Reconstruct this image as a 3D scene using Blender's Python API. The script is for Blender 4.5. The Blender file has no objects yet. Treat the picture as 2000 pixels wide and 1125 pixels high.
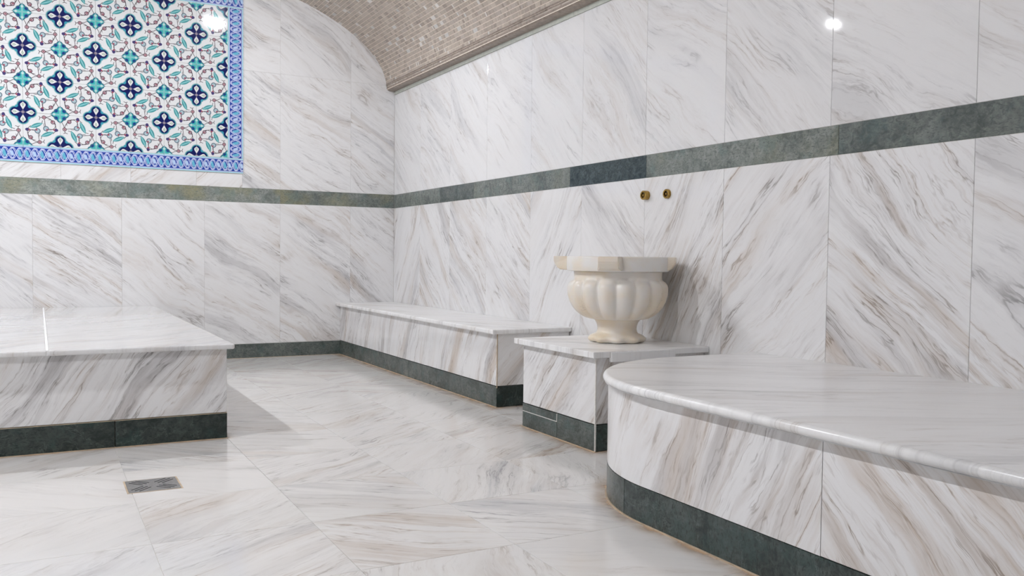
import bpy, bmesh, math, random
from mathutils import Vector, Matrix

random.seed(7)
S = bpy.context.scene
COL = S.collection
PI = math.pi

# ------------------------------------------------------------------ camera
YAW, PITCH, ROLL = 0.49890277, -0.03597416, 0.01161702
FPX = 1699.09
cam_d = bpy.data.cameras.new('camera')
cam_d.sensor_width = 36.0
cam_d.lens = FPX * 36.0 / 2000.0
cam_d.clip_start = 0.05
cam = bpy.data.objects.new('camera', cam_d)
COL.objects.link(cam)
fw = Vector((math.sin(YAW) * math.cos(PITCH), math.cos(YAW) * math.cos(PITCH), math.sin(PITCH)))
r0 = Vector((math.cos(YAW), -math.sin(YAW), 0)); u0 = r0.cross(fw)
rt = r0 * math.cos(ROLL) + u0 * math.sin(ROLL)
up = -r0 * math.sin(ROLL) + u0 * math.cos(ROLL)
m = Matrix((rt, up, -fw)).transposed().to_4x4()
m.translation = Vector((-2.762, -7.262, 0.855))
cam.matrix_world = m
S.camera = cam

# ------------------------------------------------------------------ world, exposure, lamps
wd = bpy.data.worlds.new('world'); S.world = wd; wd.use_nodes = True
wd.node_tree.nodes['Background'].inputs[0].default_value = (0.9, 0.95, 1, 1)
wd.node_tree.nodes['Background'].inputs[1].default_value = 0.3
S.view_settings.view_transform = 'Standard'
S.view_settings.look = 'None'
S.view_settings.gamma = 1.0
S.view_settings.use_curve_mapping = False
S.view_settings.exposure = 0.10
LAMP_STRENGTH = 245.0
SPOT_STRENGTH = 9300.0
LAMP_COLOUR = (0.97, 0.985, 1.03, 1)
# x, y, dome radius
LAMPS = [(-1.27, -1.45, 0.085), (-3.75, -1.50, 0.02), (-3.75, -3.70, 0.02), (-3.75, -5.90, 0.02)]
S.cycles.max_bounces = 9
S.cycles.diffuse_bounces = 6
S.cycles.glossy_bounces = 4
S.cycles.adaptive_threshold = 0.03
S.cycles.use_light_tree = False

# ------------------------------------------------------------------ node helpers
class X:
    """a scalar expression inside a node tree"""
    def __init__(s, t, v): s.t, s.v = t, v
    def _op(s, op, *o, clamp=False):
        n = s.t.nodes.new('ShaderNodeMath'); n.operation = op; n.use_clamp = clamp
        for i, a in enumerate((s,) + o):
            a = a.v if isinstance(a, X) else a
            if isinstance(a, (int, float)): n.inputs[i].default_value = a
            else: s.t.links.new(a, n.inputs[i])
        return X(s.t, n.outputs[0])
    def __add__(s, o): return s._op('ADD', o)
    __radd__ = __add__
    def __sub__(s, o): return s._op('SUBTRACT', o)
    def __rsub__(s, o): return X(s.t, float(o))._op('SUBTRACT', s)
    def __mul__(s, o): return s._op('MULTIPLY', o)
    __rmul__ = __mul__
    def __truediv__(s, o): return s._op('DIVIDE', o)
    def mn(s, o): return s._op('MINIMUM', o)
    def mx(s, o): return s._op('MAXIMUM', o)
    def ab(s): return s._op('ABSOLUTE')
    def sq(s): return s._op('SQRT')
    def sin(s): return s._op('SINE')
    def gt(s, o): return s._op('GREATER_THAN', o)
    def cl(s): return s._op('ADD', 0.0, clamp=True)
def hyp(a, b): return (a * a + b * b).sq()
def sstep(x, e0, e1):
    n = x.t.nodes.new('ShaderNodeMapRange'); n.interpolation_type = 'SMOOTHSTEP'; n.clamp = True
    x.t.links.new(x.v, n.inputs[0])
    n.inputs[1].default_value = e0; n.inputs[2].default_value = e1
    n.inputs[3].default_value = 0.0; n.inputs[4].default_value = 1.0
    return X(x.t, n.outputs[0])
def lstep(x, e0, e1):
    n = x.t.nodes.new('ShaderNodeMapRange'); n.clamp = True
    x.t.links.new(x.v, n.inputs[0])
    n.inputs[1].default_value = e0; n.inputs[2].default_value = e1
    n.inputs[3].default_value = 0.0; n.inputs[4].default_value = 1.0
    return X(x.t, n.outputs[0])
def mixc(t, fac, a, b):
    n = t.nodes.new('ShaderNodeMix'); n.data_type = 'RGBA'
    for sock, v in ((n.inputs[0], fac), (n.inputs[6], a), (n.inputs[7], b)):
        v = v.v if isinstance(v, X) else v
        if isinstance(v, (int, float)): sock.default_value = v
        elif isinstance(v, tuple): sock.default_value = (*v[:3], 1)
        else: t.links.new(v, sock)
    return n.outputs[2]
def vmath(t, op, a, b=None):
    n = t.nodes.new('ShaderNodeVectorMath'); n.operation = op
    for i, v in enumerate((a, b)):
        if v is None: continue
        if isinstance(v, tuple): n.inputs[i].default_value = v
        else: t.links.new(v, n.inputs[i])
    return n.outputs[0]
def noise(t, vec, scale, detail=4.0, rough=0.55, dist=0.0):
    n = t.nodes.new('ShaderNodeTexNoise')
    t.links.new(vec, n.inputs['Vector'])
    n.inputs['Scale'].default_value = scale; n.inputs['Detail'].default_value = detail
    n.inputs['Roughness'].default_value = rough; n.inputs['Distortion'].default_value = dist
    return X(t, n.outputs[0]), n.outputs[1]
def oattr(t, name):
    n = t.nodes.new('ShaderNodeAttribute'); n.attribute_type = 'OBJECT'; n.attribute_name = name
    return X(t, n.outputs['Fac'])
def comb(t, x, y, z):
    n = t.nodes.new('ShaderNodeCombineXYZ')
    for i, v in enumerate((x, y, z)):
        v = v.v if isinstance(v, X) else v
        if isinstance(v, (int, float)): n.inputs[i].default_value = v
        else: t.links.new(v, n.inputs[i])
    return n.outputs[0]
def sep(t, v):
    n = t.nodes.new('ShaderNodeSeparateXYZ'); t.links.new(v, n.inputs[0])
    return [X(t, o) for o in n.outputs]
def new_mat(name, rough=0.4, spec=0.5, metal=0.0):
    mt = bpy.data.materials.new(name); mt.use_nodes = True
    b = mt.node_tree.nodes['Principled BSDF']
    b.inputs['Roughness'].default_value = rough
    b.inputs['Specular IOR Level'].default_value = spec
    b.inputs['Metallic'].default_value = metal
    return mt, mt.node_tree, b
def plain(name, col, rough=0.5, metal=0.0, var=0.12, scale=30.0, spec=0.5):
    mt, t, b = new_mat(name, rough, spec, metal)
    tc = t.nodes.new('ShaderNodeTexCoord')
    n, _ = noise(t, tc.outputs['Object'], scale, 4)
    t.links.new(mixc(t, lstep(n, 0.3, 0.7), tuple(c * (1 - var) for c in col), tuple(min(1, c * (1 + var)) for c in col)), b.inputs['Base Color'])
    return mt

# ------------------------------------------------------------------ materials
def marble(name, coord='Object', rough=0.2, white=(0.80, 0.80, 0.805), spec=0.5):
    """white marble with directional grey-beige veining; direction, seed, strength and warmth come from each slab"""
    mt, t, b = new_mat(name, rough, spec)
    tc = t.nodes.new('ShaderNodeTexCoord')
    x, y, z = sep(t, tc.outputs[coord])
    ang, seed, stren, warm = (oattr(t, k) for k in ('vein_angle', 'vein_seed', 'vein_strength', 'vein_warmth'))
    stren = stren * 0.80
    ca, sa = ang._op('COSINE'), ang._op('SINE')
    al = x * ca + y * sa
    ac = y * ca - x * sa
    # wander of the bedding
    w1, _ = noise(t, comb(t, al * 0.8, ac * 1.3, seed * 3.17), 1.0, 2, 0.5)
    w2, _ = noise(t, comb(t, al * 4.5, ac * 9.0, seed * 3.9 + 7.0), 1.0, 2, 0.55)
    w3, _ = noise(t, comb(t, al * 16.0, ac * 24.0, seed * 2.9 + 3.0), 1.0, 3, 0.65)
    ac2 = ac + (w1 - 0.5) * 0.42 + (w2 - 0.5) * 0.040 + (w3 - 0.5) * 0.016
    # where the stone is busy and where it is calm
    calm, _ = noise(t, comb(t, al * 0.9, ac2 * 3.0, seed * 8.3), 1.0, 2, 0.5)
    zone = 0.16 + sstep(calm, 0.36, 0.60) * 0.84
    # broad soft bands
    n1, _ = noise(t, comb(t, al * 0.7, ac2 * 7.5, seed * 5.3 + 2.0), 1.0, 4, 0.62)
    bands = sstep(n1, 0.46, 0.64)
    # medium brush streaks
    n2, _ = noise(t, comb(t, al * 1.7, ac2 * 32.0, seed * 2.1 + 9.0), 1.0, 5, 0.72)
    streak = sstep(n2, 0.48, 0.62)
    # net of hair veins drawn out along the bedding
    n3, _ = noise(t, comb(t, al * 3.4, ac2 * 34.0, seed * 1.7 + 4.0), 1.0, 3, 0.6)
    brk, _ = noise(t, comb(t, al * 9.0, ac * 13.0, seed * 7.7), 1.0, 3, 0.6)
    hair = (1.0 - sstep((n3 - 0.50).ab(), 0.0, 0.038)) * sstep(brk, 0.36, 0.58)
    # sharp dark veins
    n4, _ = noise(t, comb(t, al * 1.05, ac2 * 10.0, seed * 4.4 + 1.0), 1.0, 4, 0.60)
    vd = (n4 - 0.53).ab()
    gate, _ = noise(t, comb(t, al * 3.0, ac2 * 5.0, seed * 6.1 + 5.0), 1.0, 2, 0.5)
    gt_ = sstep(gate, 0.50, 0.68)
    vein = (1.0 - sstep(vd, 0.0, 0.016)) * gt_
    halo = (1.0 - sstep(vd, 0.0, 0.075)) * sstep(gate, 0.44, 0.66)
    hue, _ = noise(t, comb(t, al * 0.8, ac2 * 6.0, seed * 9.1 + 3.0), 1.0, 2, 0.5)
    hue = (sstep(hue, 0.40, 0.62) * 0.8 + warm).cl()
    tint = mixc(t, hue, (0.47, 0.47, 0.485), (0.56, 0.485, 0.42))
    dark = mixc(t, hue, (0.21, 0.205, 0.21), (0.29, 0.22, 0.165))
    c = mixc(t, (bands * (0.45 + brk * 0.35) * zone * stren).cl(), white, tint)
    c = mixc(t, (streak * (0.30 + bands * 0.45) * zone * stren).cl(), c, tint)
    c = mixc(t, (hair * 0.75 * zone * (0.3 + streak * 0.7) * stren).cl(), c, dark)
    c = mixc(t, (halo * 0.35 * stren).cl(), c, tint)
    c = mixc(t, (vein * 0.70 * stren).cl(), c, dark)
    t.links.new(c, b.inputs['Base Color'])
    return mt

def serpentine(name, rough=0.22):
    """green stone; tone: 0 nearly black green, 1 pale grey green; olive: mossy patches; blue: slate"""
    mt, t, b = new_mat(name, rough, 0.28)
    tc = t.nodes.new('ShaderNodeTexCoord')
    x, y, z = sep(t, tc.outputs['Object'])
    tone, olive, blue, seed = (oattr(t, k) for k in ('stone_tone', 'stone_olive', 'stone_blue', 'vein_seed'))
    v = comb(t, x, y, z + seed * 3.3)
    w, wc = noise(t, v, 9, 4, 0.6)
    n1, _ = noise(t, v, 5.5, 5, 0.62, 0.6)
    n2, _ = noise(t, v, 34, 6, 0.72, 0.8)
    n3, _ = noise(t, comb(t, x * 1.0, y * 2.2, z + seed), 60, 4, 0.6, 0.3)
    lo = mixc(t, tone, (0.006, 0.013, 0.011), (0.165, 0.190, 0.178))
    hi = mixc(t, tone, (0.026, 0.042, 0.038), (0.43, 0.455, 0.425))
    c = mixc(t, lstep(n1 * 0.45 + n2 * 0.55, 0.40, 0.61), lo, hi)
    o, _ = noise(t, v, 3.2, 3, 0.5)
    c = mixc(t, (sstep(o, 0.45, 0.66) * olive).cl(), c, (0.30, 0.285, 0.165))
    c = mixc(t, (sstep(w, 0.50, 0.66) * 0.45).cl(), c, mixc(t, tone, (0.012, 0.042, 0.036), (0.24, 0.32, 0.31)))
    c = mixc(t, (blue * 0.8).cl(), c, mixc(t, lstep(n2, 0.35, 0.65), (0.018, 0.032, 0.042), (0.095, 0.125, 0.135)))
    c = mixc(t, (sstep(n3, 0.54, 0.64) * 0.8).cl(), c, lo)
    ve = 1.0 - sstep((n1 - 0.50).ab(), 0.0, 0.010)
    c = mixc(t, (ve * 0.12).cl(), c, (0.33, 0.40, 0.37))
    t.links.new(c, b.inputs['Base Color'])
    return mt

def tile_print(name, half):
    """painted cuintamani-like tile: dark quatrefoils on two corners, turquoise medallions on the others, vines between"""
    mt, t, b = new_mat(name, 0.07, 0.5)
    tc = t.nodes.new('ShaderNodeTexCoord')
    x, y, _ = sep(t, tc.outputs['Object'])
    u0 = x / (2 * half) + 0.5; v0 = y / (2 * half) + 0.5
    # dark corners at (0,1) and (1,0); turquoise corners at (1,1) and (0,0); fold by half a turn
    s = (u0 + v0).gt(1.0)
    u = u0 * s + (1.0 - u0) * (1.0 - s)
    v = v0 * s + (1.0 - v0) * (1.0 - s)
    col = (0.76, 0.775, 0.785)
    brown = (0.06, 0.04, 0.05); teal = (0.05, 0.29, 0.31); pale = (0.24, 0.55, 0.58)
    def seg(ax, ay, bx, by, w=0.008):
        nonlocal col
        dx, dy = bx - ax, by - ay; L2 = dx * dx + dy * dy
        px, py = u - ax, v - ay
        h = ((px * dx + py * dy) / L2).cl()
        d = hyp(px - h * dx, py - h * dy)
        col = mixc(t, 1.0 - sstep(d, w * 0.5, w * 1.5), col, brown)
    for a in ((.55, .88, .68, .905), (.68, .905, .78, .965), (.61, .545, .87, .515), (.57, .84, .60, .61),
              (.45, .865, .53, .88), (.43, .905, .455, .865), (.43, .80, .455, .865), (.875, .48, .80, .40), (.50, .70, .52, .78), (.60, .50, .655, .435)):
        seg(*a)
    # bowed vine through two flowers to the tulip
    rr = (hyp(u - .5655, v - .5610) - .318).ab()
    msk = sstep(u - v * 0.0, .55, .57) * sstep(v, .52, .54)
    col = mixc(t, (1.0 - sstep(rr, .004, .014)) * msk, col, brown)
    rr = (hyp(u - .715, v - .665) - .155).ab()
    msk = sstep(u - v, -.16, -.12)
    col = mixc(t, (1.0 - sstep(rr, .003, .012)) * msk, col, brown)
    def leaf(cx, cy, ang, ln, wd_):
        nonlocal col
        px, py = u - cx, v - cy
        lx = px * math.cos(ang) + py * math.sin(ang); ly = py * math.cos(ang) - px * math.sin(ang)
        prof = 1.0 - (lx / ln) * (lx / ln)
        d = ly.ab() - prof * wd_
        col = mixc(t, 1.0 - sstep(d, -0.006, 0.010), col, teal)
        col = mixc(t, (1.0 - sstep(ly.ab() - prof * wd_ * 0.30, -0.004, 0.010)) * sstep(prof, 0.15, 0.4), col, pale)
    leaf(.353, .625, 0.42, .190, .060)
    leaf(.647, .375, 0.42, .190, .060)
    def disc(cx, cy, r, ring, fill, dot=None, off=(0, 0)):
        nonlocal col
        d = hyp(u - cx, v - cy)
        col = mixc(t, 1.0 - sstep(d, r - 0.008, r + 0.008), col, ring)
        col = mixc(t, 1.0 - sstep(d, r * 0.66 - 0.008, r * 0.66 + 0.010), col, fill)
        if dot:
            d2 = hyp(u - cx - off[0], v - cy - off[1])
            col = mixc(t, 1.0 - sstep(d2, r * 0.25, r * 0.42), col, dot)
    red = (0.36, 0.07, 0.11)
    disc(.56, .88, .058, (0.10, 0.03, 0.05), (0.47, 0.36, 0.39), red)
    disc(.80, .75, .062, (0.10, 0.03, 0.06), (0.40, 0.33, 0.36), red, (-.012, .012))
    disc(.614, .543, .080, (0.11, 0.16, 0.21), (0.42, 0.55, 0.60), red, (.03, -.03))
    # tulip
    px, py = (u - .885) / 1.3, v - .515
    col = mixc(t, 1.0 - sstep(hyp(px, py), .040, .054), col, (0.06, 0.05, 0.16))
    col = mixc(t, 1.0 - sstep(hyp(u - .835, v - .52), .018, .034), col, red)
    # turquoise medallion at (1,1)
    a, c_ = 1.0 - u, 1.0 - v
    mm, nn = a.mx(c_), a.mn(c_)
    d = (hyp(mm - .150, nn) - .086).mn(hyp(mm - .088, nn - .088) - .080).mn((mm + nn * 2.4) - .280)
    col = mixc(t, 1.0 - sstep(d, .0, .016), col, (0.03, 0.13, 0.20))
    fillc = mixc(t, 1.0 - sstep(hyp(mm - .112, nn - .095), .020, .055), (0.045, 0.40, 0.40), (0.015, 0.04, 0.22))
    fillc = mixc(t, 1.0 - sstep(nn, .012, .040), fillc, (0.22, 0.60, 0.60))
    col = mixc(t, 1.0 - sstep(d, -.030, -.014), col, fillc)
    col = mixc(t, 1.0 - sstep(hyp(mm - .165, nn), .020, .048), col, (0.66, 0.80, 0.80))
    # dark quatrefoil at (1,0) / (0,1)
    g = u.gt(v)
    a = (1.0 - u) * g + u * (1.0 - g)
    c_ = v * g + (1.0 - v) * (1.0 - g)
    mm, nn = a.mx(c_), a.mn(c_)
    d = (hyp(mm - .205, nn) - .130).mn(hyp(mm - .115, nn - .115) - .078).mn((mm + nn * 1.8) - .345)
    col = mixc(t, 1.0 - sstep(d, .010, .060), col, (0.03, 0.30, 0.34))
    col = mixc(t, 1.0 - sstep(d, -.012, .016), col, (0.008, 0.013, 0.105))
    col = mixc(t, 1.0 - sstep(hyp(mm - .175, nn - .160), .014, .046), col, (0.05, 0.34, 0.46))
    wdt = ((mm - .065) * .56).mn((.312 - mm) * 1.05).mn((mm * 0.0) + .074)
    col = mixc(t, sstep(wdt - nn, -.004, .012), col, (0.84, 0.84, 0.84))
    wdt = ((mm - .145) * .7).mn((.285 - mm) * 1.2).mn((mm * 0.0) + .045)
    col = mixc(t, sstep(wdt - nn, .0, .016), col, (0.42, 0.52, 0.44))
    wdt = ((mm - .18) * .7).mn((.265 - mm) * 1.2).mn((mm * 0.0) + .022)
    col = mixc(t, sstep(wdt - nn, .0, .014), col, (0.66, 0.72, 0.66))
    col = mixc(t, 1.0 - sstep(hyp(mm, nn), .026, .055), col, (0.40, 0.34, 0.42))
    t.links.new(col, b.inputs['Base Color'])
    return mt

def border_print(name, ln, wd_, loops=3):
    """blue border tile with two interlaced white strands; local x runs along the border, +y is the outer side"""
    mt, t, b = new_mat(name, 0.07, 0.5)
    tc = t.nodes.new('ShaderNodeTexCoord')
    x, y, _ = sep(t, tc.outputs['Object'])
    u = x / ln + 0.5; v = y / wd_
    ph = u * (2 * PI * loops)
    col = (0.020, 0.055, 0.36)
    # slanting leaves between the strands
    sk = (ph + v * 2.4).sin()
    col = mixc(t, (1.0 - sstep(v.ab(), .16, .24)) * sstep(sk, .55, .95), col, (0.14, 0.48, 0.66))
    col = mixc(t, (1.0 - sstep(v.ab(), .10, .20)) * sstep(sk * -1.0, .55, .95), col, (0.48, 0.64, 0.86))
    for k in (1, -1):
        for off, hw in ((0.0, .014), (0.60, .007)):
            q = (ph + off).sin(); qc = (ph + off + PI / 2).sin()
            dd = (v - q * (.325 * k)).ab() - (qc.ab() * hw * 1.6 + hw)
            col = mixc(t, 1.0 - sstep(dd, .0, .026), col, (0.62, 0.69, 0.90))
    e = v.ab()
    col = mixc(t, sstep(e, .375, .39), col, (0.74, 0.80, 0.93))
    col = mixc(t, sstep(e, .405, .42), col, (0.05, 0.10, 0.48))
    col = mixc(t, sstep(e, .425, .44), col, (0.42, 0.74, 0.82))
    col = mixc(t, sstep(e, .480, .49), col, (0.62, 0.80, 0.88))
    t.links.new(col, b.inputs['Base Color'])
    return mt

M_MARBLE = marble('white veined marble', rough=0.035, spec=0.25)
M_FLOOR = marble('polished floor marble', rough=0.13, white=(0.755, 0.745, 0.73))
M_TOP = marble('honed bench marble', rough=0.25, white=(0.87, 0.875, 0.88))
M_PTOP = marble('polished platform marble', rough=0.07, white=(0.74, 0.745, 0.75))
M_UV = marble('veined marble on curve', coord='UV', rough=0.25, spec=0.3)
M_GREEN = serpentine('green serpentine stone')
TS = 0.2386
M_TILE = tile_print('painted floral tile glaze', TS / 2)
M_GROUT = plain('pale grey grout', (0.70, 0.685, 0.66), 0.8, scale=60)
M_AMBER = plain('stained amber grout', (0.50, 0.40, 0.29), 0.8, var=0.3, scale=18)
M_WGROUT = plain('white grout bead', (0.85, 0.86, 0.87), 0.6)
M_BRASS = plain('aged brass', (0.42, 0.27, 0.075), 0.35, metal=1.0, var=0.35, scale=90)
M_DARK = plain('dark bore', (0.05, 0.03, 0.015), 0.6)
M_STEEL = plain('brushed steel', (0.42, 0.42, 0.42), 0.38, metal=0.85, var=0.15, scale=120)
M_SLOT = plain('black slot', (0.015, 0.015, 0.015), 0.7)
M_SPRING = plain('brown stone moulding', (0.30, 0.245, 0.205), 0.45, var=0.25, scale=40)
M_STRIP = plain('pale celadon strip', (0.56, 0.585, 0.53), 0.5, var=0.1, scale=20)
M_TRIM = plain('white lamp trim', (0.8, 0.8, 0.8), 0.4)

def cream_stone():
    mt, t, b = new_mat('cream alabaster marble', 0.30, 0.5)
    tc = t.nodes.new('ShaderNodeTexCoord')
    x, y, z = sep(t, tc.outputs['Object'])
    cream_amt = oattr(t, 'cream'); seed = oattr(t, 'vein_seed')
    v = comb(t, x, y, z + seed)
    n1, _ = noise(t, v, 5.0, 3, 0.5)
    n2, _ = noise(t, v, 22.0, 5, 0.6)
    n3, _ = noise(t, comb(t, x, y, z * 2.5 + seed), 7.0, 5, 0.6, 0.4)
    f = (sstep(n1, 0.36, 0.64) * 0.75 + n2 * 0.25 + cream_amt - 0.5).cl()
    c = mixc(t, f, (0.81, 0.795, 0.77), (0.81, 0.70, 0.545))
    ve = (1.0 - sstep((n3 - 0.5).ab(), 0.0, 0.018)) * sstep(n1, 0.5, 0.7)
    c = mixc(t, (ve * 0.45).cl(), c, (0.40, 0.35, 0.31))
    t.links.new(c, b.inputs['Base Color'])
    b.inputs['Subsurface Weight'].default_value = 0.12
    b.inputs['Subsurface Radius'].default_value = (0.03, 0.02, 0.012)
    b.inputs['Subsurface Scale'].default_value = 0.4
    return mt
M_CREAM = cream_stone()

def mosaic_mat():
    mt, t, b = new_mat('brown stone mosaic', 0.32, 0.5)
    at = t.nodes.new('ShaderNodeAttribute'); at.attribute_name = 'chip'
    tc = t.nodes.new('ShaderNodeTexCoord')
    n, _ = noise(t, tc.outputs['Object'], 45, 4)
    c = mixc(t, (lstep(n, 0.3, 0.7) * 0.25).cl(), at.outputs['Color'], (0.44, 0.375, 0.315))
    t.links.new(c, b.inputs['Base Color'])
    return mt
M_MOSAIC = mosaic_mat()
def vault_mat():
    mt, t, b = new_mat('vault mortar and distant mosaic', 0.7)
    tc = t.nodes.new('ShaderNodeTexCoord')
    br = t.nodes.new('ShaderNodeTexBrick')
    t.links.new(tc.outputs['UV'], br.inputs['Vector'])
    br.inputs['Color1'].default_value = (0.36, 0.295, 0.24, 1); br.inputs['Color2'].default_value = (0.24, 0.195, 0.16, 1)
    br.inputs['Mortar'].default_value = (0.55, 0.48, 0.40, 1)
    br.inputs['Scale'].default_value = 1.0; br.inputs['Brick Width'].default_value = 0.06
    br.inputs['Row Height'].default_value = 0.0305; br.inputs['Mortar Size'].default_value = 0.0015
    t.links.new(br.outputs[0], b.inputs['Base Color'])
    return mt
M_VAULT = vault_mat()
M_MORTAR = plain('beige mosaic mortar', (0.78, 0.70, 0.61), 0.8)
def glow(name, strength):
    mt = bpy.data.materials.new(name); mt.use_nodes = True
    t = mt.node_tree; t.nodes.remove(t.nodes['Principled BSDF'])
    e = t.nodes.new('ShaderNodeEmission'); e.inputs[0].default_value = LAMP_COLOUR; e.inputs[1].default_value = strength
    t.links.new(e.outputs[0], t.nodes['Material Output'].inputs[0])
    return mt
M_GLOW = glow('lit lamp dome', LAMP_STRENGTH)
M_SPOT = glow('lit spot lamp lens', SPOT_STRENGTH)

# ------------------------------------------------------------------ object helpers
def link(o, parent=None):
    COL.objects.link(o)
    if parent is not None: o.parent = parent
    return o
def thing(name, label, cat, loc, group=None, rotz=0.0):
    o = bpy.data.objects.new(name, None); o.location = loc; o.rotation_euler = (0, 0, rotz)
    o.empty_display_size = 0.1
    o['label'] = label; o['category'] = cat
    if group: o['group'] = group
    return link(o)
def mesh_of(bm, name, mat, smooth=False):
    me = bpy.data.meshes.new(name); bm.to_mesh(me); bm.free()
    if mat: me.materials.append(mat)
    if smooth:
        for p in me.polygons: p.use_smooth = True
    return me
def setm(o, parent, M):
    """world matrix for an object under a parent that is not rotated"""
    if parent is not None:
        o.parent = parent
        o.matrix_local = Matrix.Translation(-Vector(parent.location)) @ M
    else: o.matrix_world = M
_slab_cache = {}
def slab_mesh(w, h, t, mat, ch, name):
    k = (round(w, 4), round(h, 4), round(t, 4), mat.name, ch)
    if k in _slab_cache: return _slab_cache[k]
    bm = bmesh.new()
    a, b_ = w / 2, h / 2
    def ring(ix, z): return [bm.verts.new((sx * (a - ix), sy * (b_ - ix), z)) for sx, sy in ((-1, -1), (1, -1), (1, 1), (-1, 1))]
    r = [ring(0, -t), ring(0, -ch), ring(ch, 0)]
    bm.faces.new(r[0][::-1]); bm.faces.new(r[2])
    for p, q in ((r[0], r[1]), (r[1], r[2])):
        for i in range(4): bm.faces.new((p[i], p[(i + 1) % 4], q[(i + 1) % 4], q[i]))
    _slab_cache[k] = mesh_of(bm, name, mat)
    return _slab_cache[k]
AX = {'back': ((1, 0, 0), (0, 0, 1)), 'right': ((0, -1, 0), (0, 0, 1)), 'floor': ((1, 0, 0), (0, 1, 0)),
      'frontY': ((1, 0, 0), (0, 0, 1)), 'frontX': ((0, -1, 0), (0, 0, 1)), 'plusX': ((0, 1, 0), (0, 0, 1))}
def slab(name, parent, face, centre, w, h, t=0.02, mat=None, ch=0.0012, ang=-35, seed=None, stren=1.0, warm=0.0, **props):
    """a flat stone piece; centre is the middle of its front face"""
    ux, uy = (Vector(v) for v in AX[face]); n = ux.cross(uy)
    me = slab_mesh(w, h, t, mat or M_MARBLE, ch, name)
    o = bpy.data.objects.new(name, me); COL.objects.link(o)
    M = Matrix((ux, uy, n)).transposed().to_4x4(); M.translation = Vector(centre)
    setm(o, parent, M)
    o['vein_angle'] = math.radians(ang); o['vein_seed'] = float(random.uniform(0, 40) if seed is None else seed)
    o['vein_strength'] = float(stren); o['vein_warmth'] = float(warm)
    for k, v in props.items(): o[k] = v
    return o
def box_obj(name, parent, lo, hi, mat, bev=0.0, seg=2, **props):
    lo, hi = Vector(lo), Vector(hi); c = (lo + hi) / 2
    bm = bmesh.new(); bmesh.ops.create_cube(bm, size=1.0)
    bmesh.ops.scale(bm, vec=hi - lo, verts=bm.verts)
    if bev: bmesh.ops.bevel(bm, geom=list(bm.edges), offset=bev, segments=seg, profile=0.5, affect='EDGES')
    o = bpy.data.objects.new(name, mesh_of(bm, name, mat)); COL.objects.link(o)
    setm(o, parent, Matrix.Translation(c))
    for k, v in props.items(): o[k] = v
    return o
def structure(o, label=None, cat=None):
    o['kind'] = 'structure'
    if label: o['label'] = label
    if cat: o['category'] = cat
    return o
def green(name, parent, face, centre, w, h, tone, olive=0.0, blue=0.0, t=0.02, seed=None):
    return slab(name, parent, face, centre, w, h, t, M_GREEN, stone_tone=float(tone), stone_olive=float(olive), stone_blue=float(blue), seed=seed)

G = 0.0013           # joint width
ZB, Z0, Z1, Z2 = 0.118, 1.270, 1.387, 2.335   # baseboard top, band bottom, band top, upper joint
XL, YF = -5.0, -9.5  # far side of the room and the end behind the camera
XC, AR, BR, ZS = -2.5, 2.425, 0.905, 2.30     # vault: centre, half width, rise, spring height

# ------------------------------------------------------------------ floor
fl = structure(box_obj('floor', None, (XL - 0.2, YF - 0.2, -0.15), (0.2, 0.2, -0.0025), M_GROUT), 'polished white marble tile floor', 'floor')
FX, FY, FP = -2.475, -4.070, 0.4768
def img_ang(px, py, dx, dy):
    """floor-plane angle of a streak that runs through the image direction (dx, dy) at pixel (px, py)"""
    def hit(qx, qy):
        d = rt * ((qx - 1000) / FPX) - up * ((qy - 562.5) / FPX) + fw
        k = -m.translation.z / d.z
        return m.translation + d * k
    a, b_ = hit(px, py), hit(px + dx * .05, py + dy * .05)
    return math.degrees(math.atan2(b_.y - a.y, b_.x - a.x))
HOR = img_ang(700, 950, 100, 4)
DIAG = img_ang(500, 1020, 180, -75)
VERT = img_ang(900, 920, 30, -100)
# (column, row) counted from the joint at FX, FY: angle, strength, warmth
FT = {(0, -1): (DIAG, 0.55, 0.2), (0, -2): (DIAG, 0.9, 0.2), (1, 0): (DIAG, 1.0, 0.25), (1, -1): (HOR, 0.8, 0.1), (1, -2): (HOR, 1.0, 0.3),
      (2, -1): (VERT, 0.8, 0.0), (2, -2): (HOR, 1.1, 0.0), (2, -3): (HOR, 0.25, 0.0), (1, -3): (VERT, 0.7, 0.3), (0, 0): (HOR, 0.35, 0.0),
      (-1, 0): (HOR, 0.3, 0.0), (-1, -1): (DIAG, 0.45, 0.0), (-1, -2): (DIAG, 0.9, 0.1), (0, 1): (HOR, 1.0, 0.0), (-1, 1): (DIAG, 0.7, 0.3),
      (2, 0): (DIAG, 0.7, 0.1), (3, 0): (DIAG, 0.9, 0.25), (3, -1): (VERT, 0.9, 0.1), (1, 1): (HOR, 0.7, 0.2), (2, 1): (DIAG, 0.9, 0.1),
      (1, 2): (HOR, 0.9, 0.2), (2, 2): (DIAG, 0.9, 0.2), (3, 1): (DIAG, 1.0, 0.3), (3, -2): (HOR, 1.0, 0.1)}
for i in range(-6, 6):
    for j in range(-12, 10):
        x0, x1 = FX + i * FP, FX + (i + 1) * FP
        y0, y1 = FY + j * FP, FY + (j + 1) * FP
        x0, x1, y0, y1 = max(x0, XL), min(x1, 0), max(y0, YF), min(y1, 0)
        if x1 - x0 < 0.02 or y1 - y0 < 0.02: continue
        a, st, wm = FT.get((i, j), (random.choice((HOR, HOR, DIAG, DIAG, VERT)), random.uniform(0.6, 1.0), random.uniform(0, 0.3)))
        slab('floor_tile', fl, 'floor', ((x0 + x1) / 2, (y0 + y1) / 2, 0), x1 - x0 - G, y1 - y0 - G, 0.012, M_FLOOR, 0.0008, ang=a, stren=st * 1.15, warm=wm * 1.2)

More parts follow.
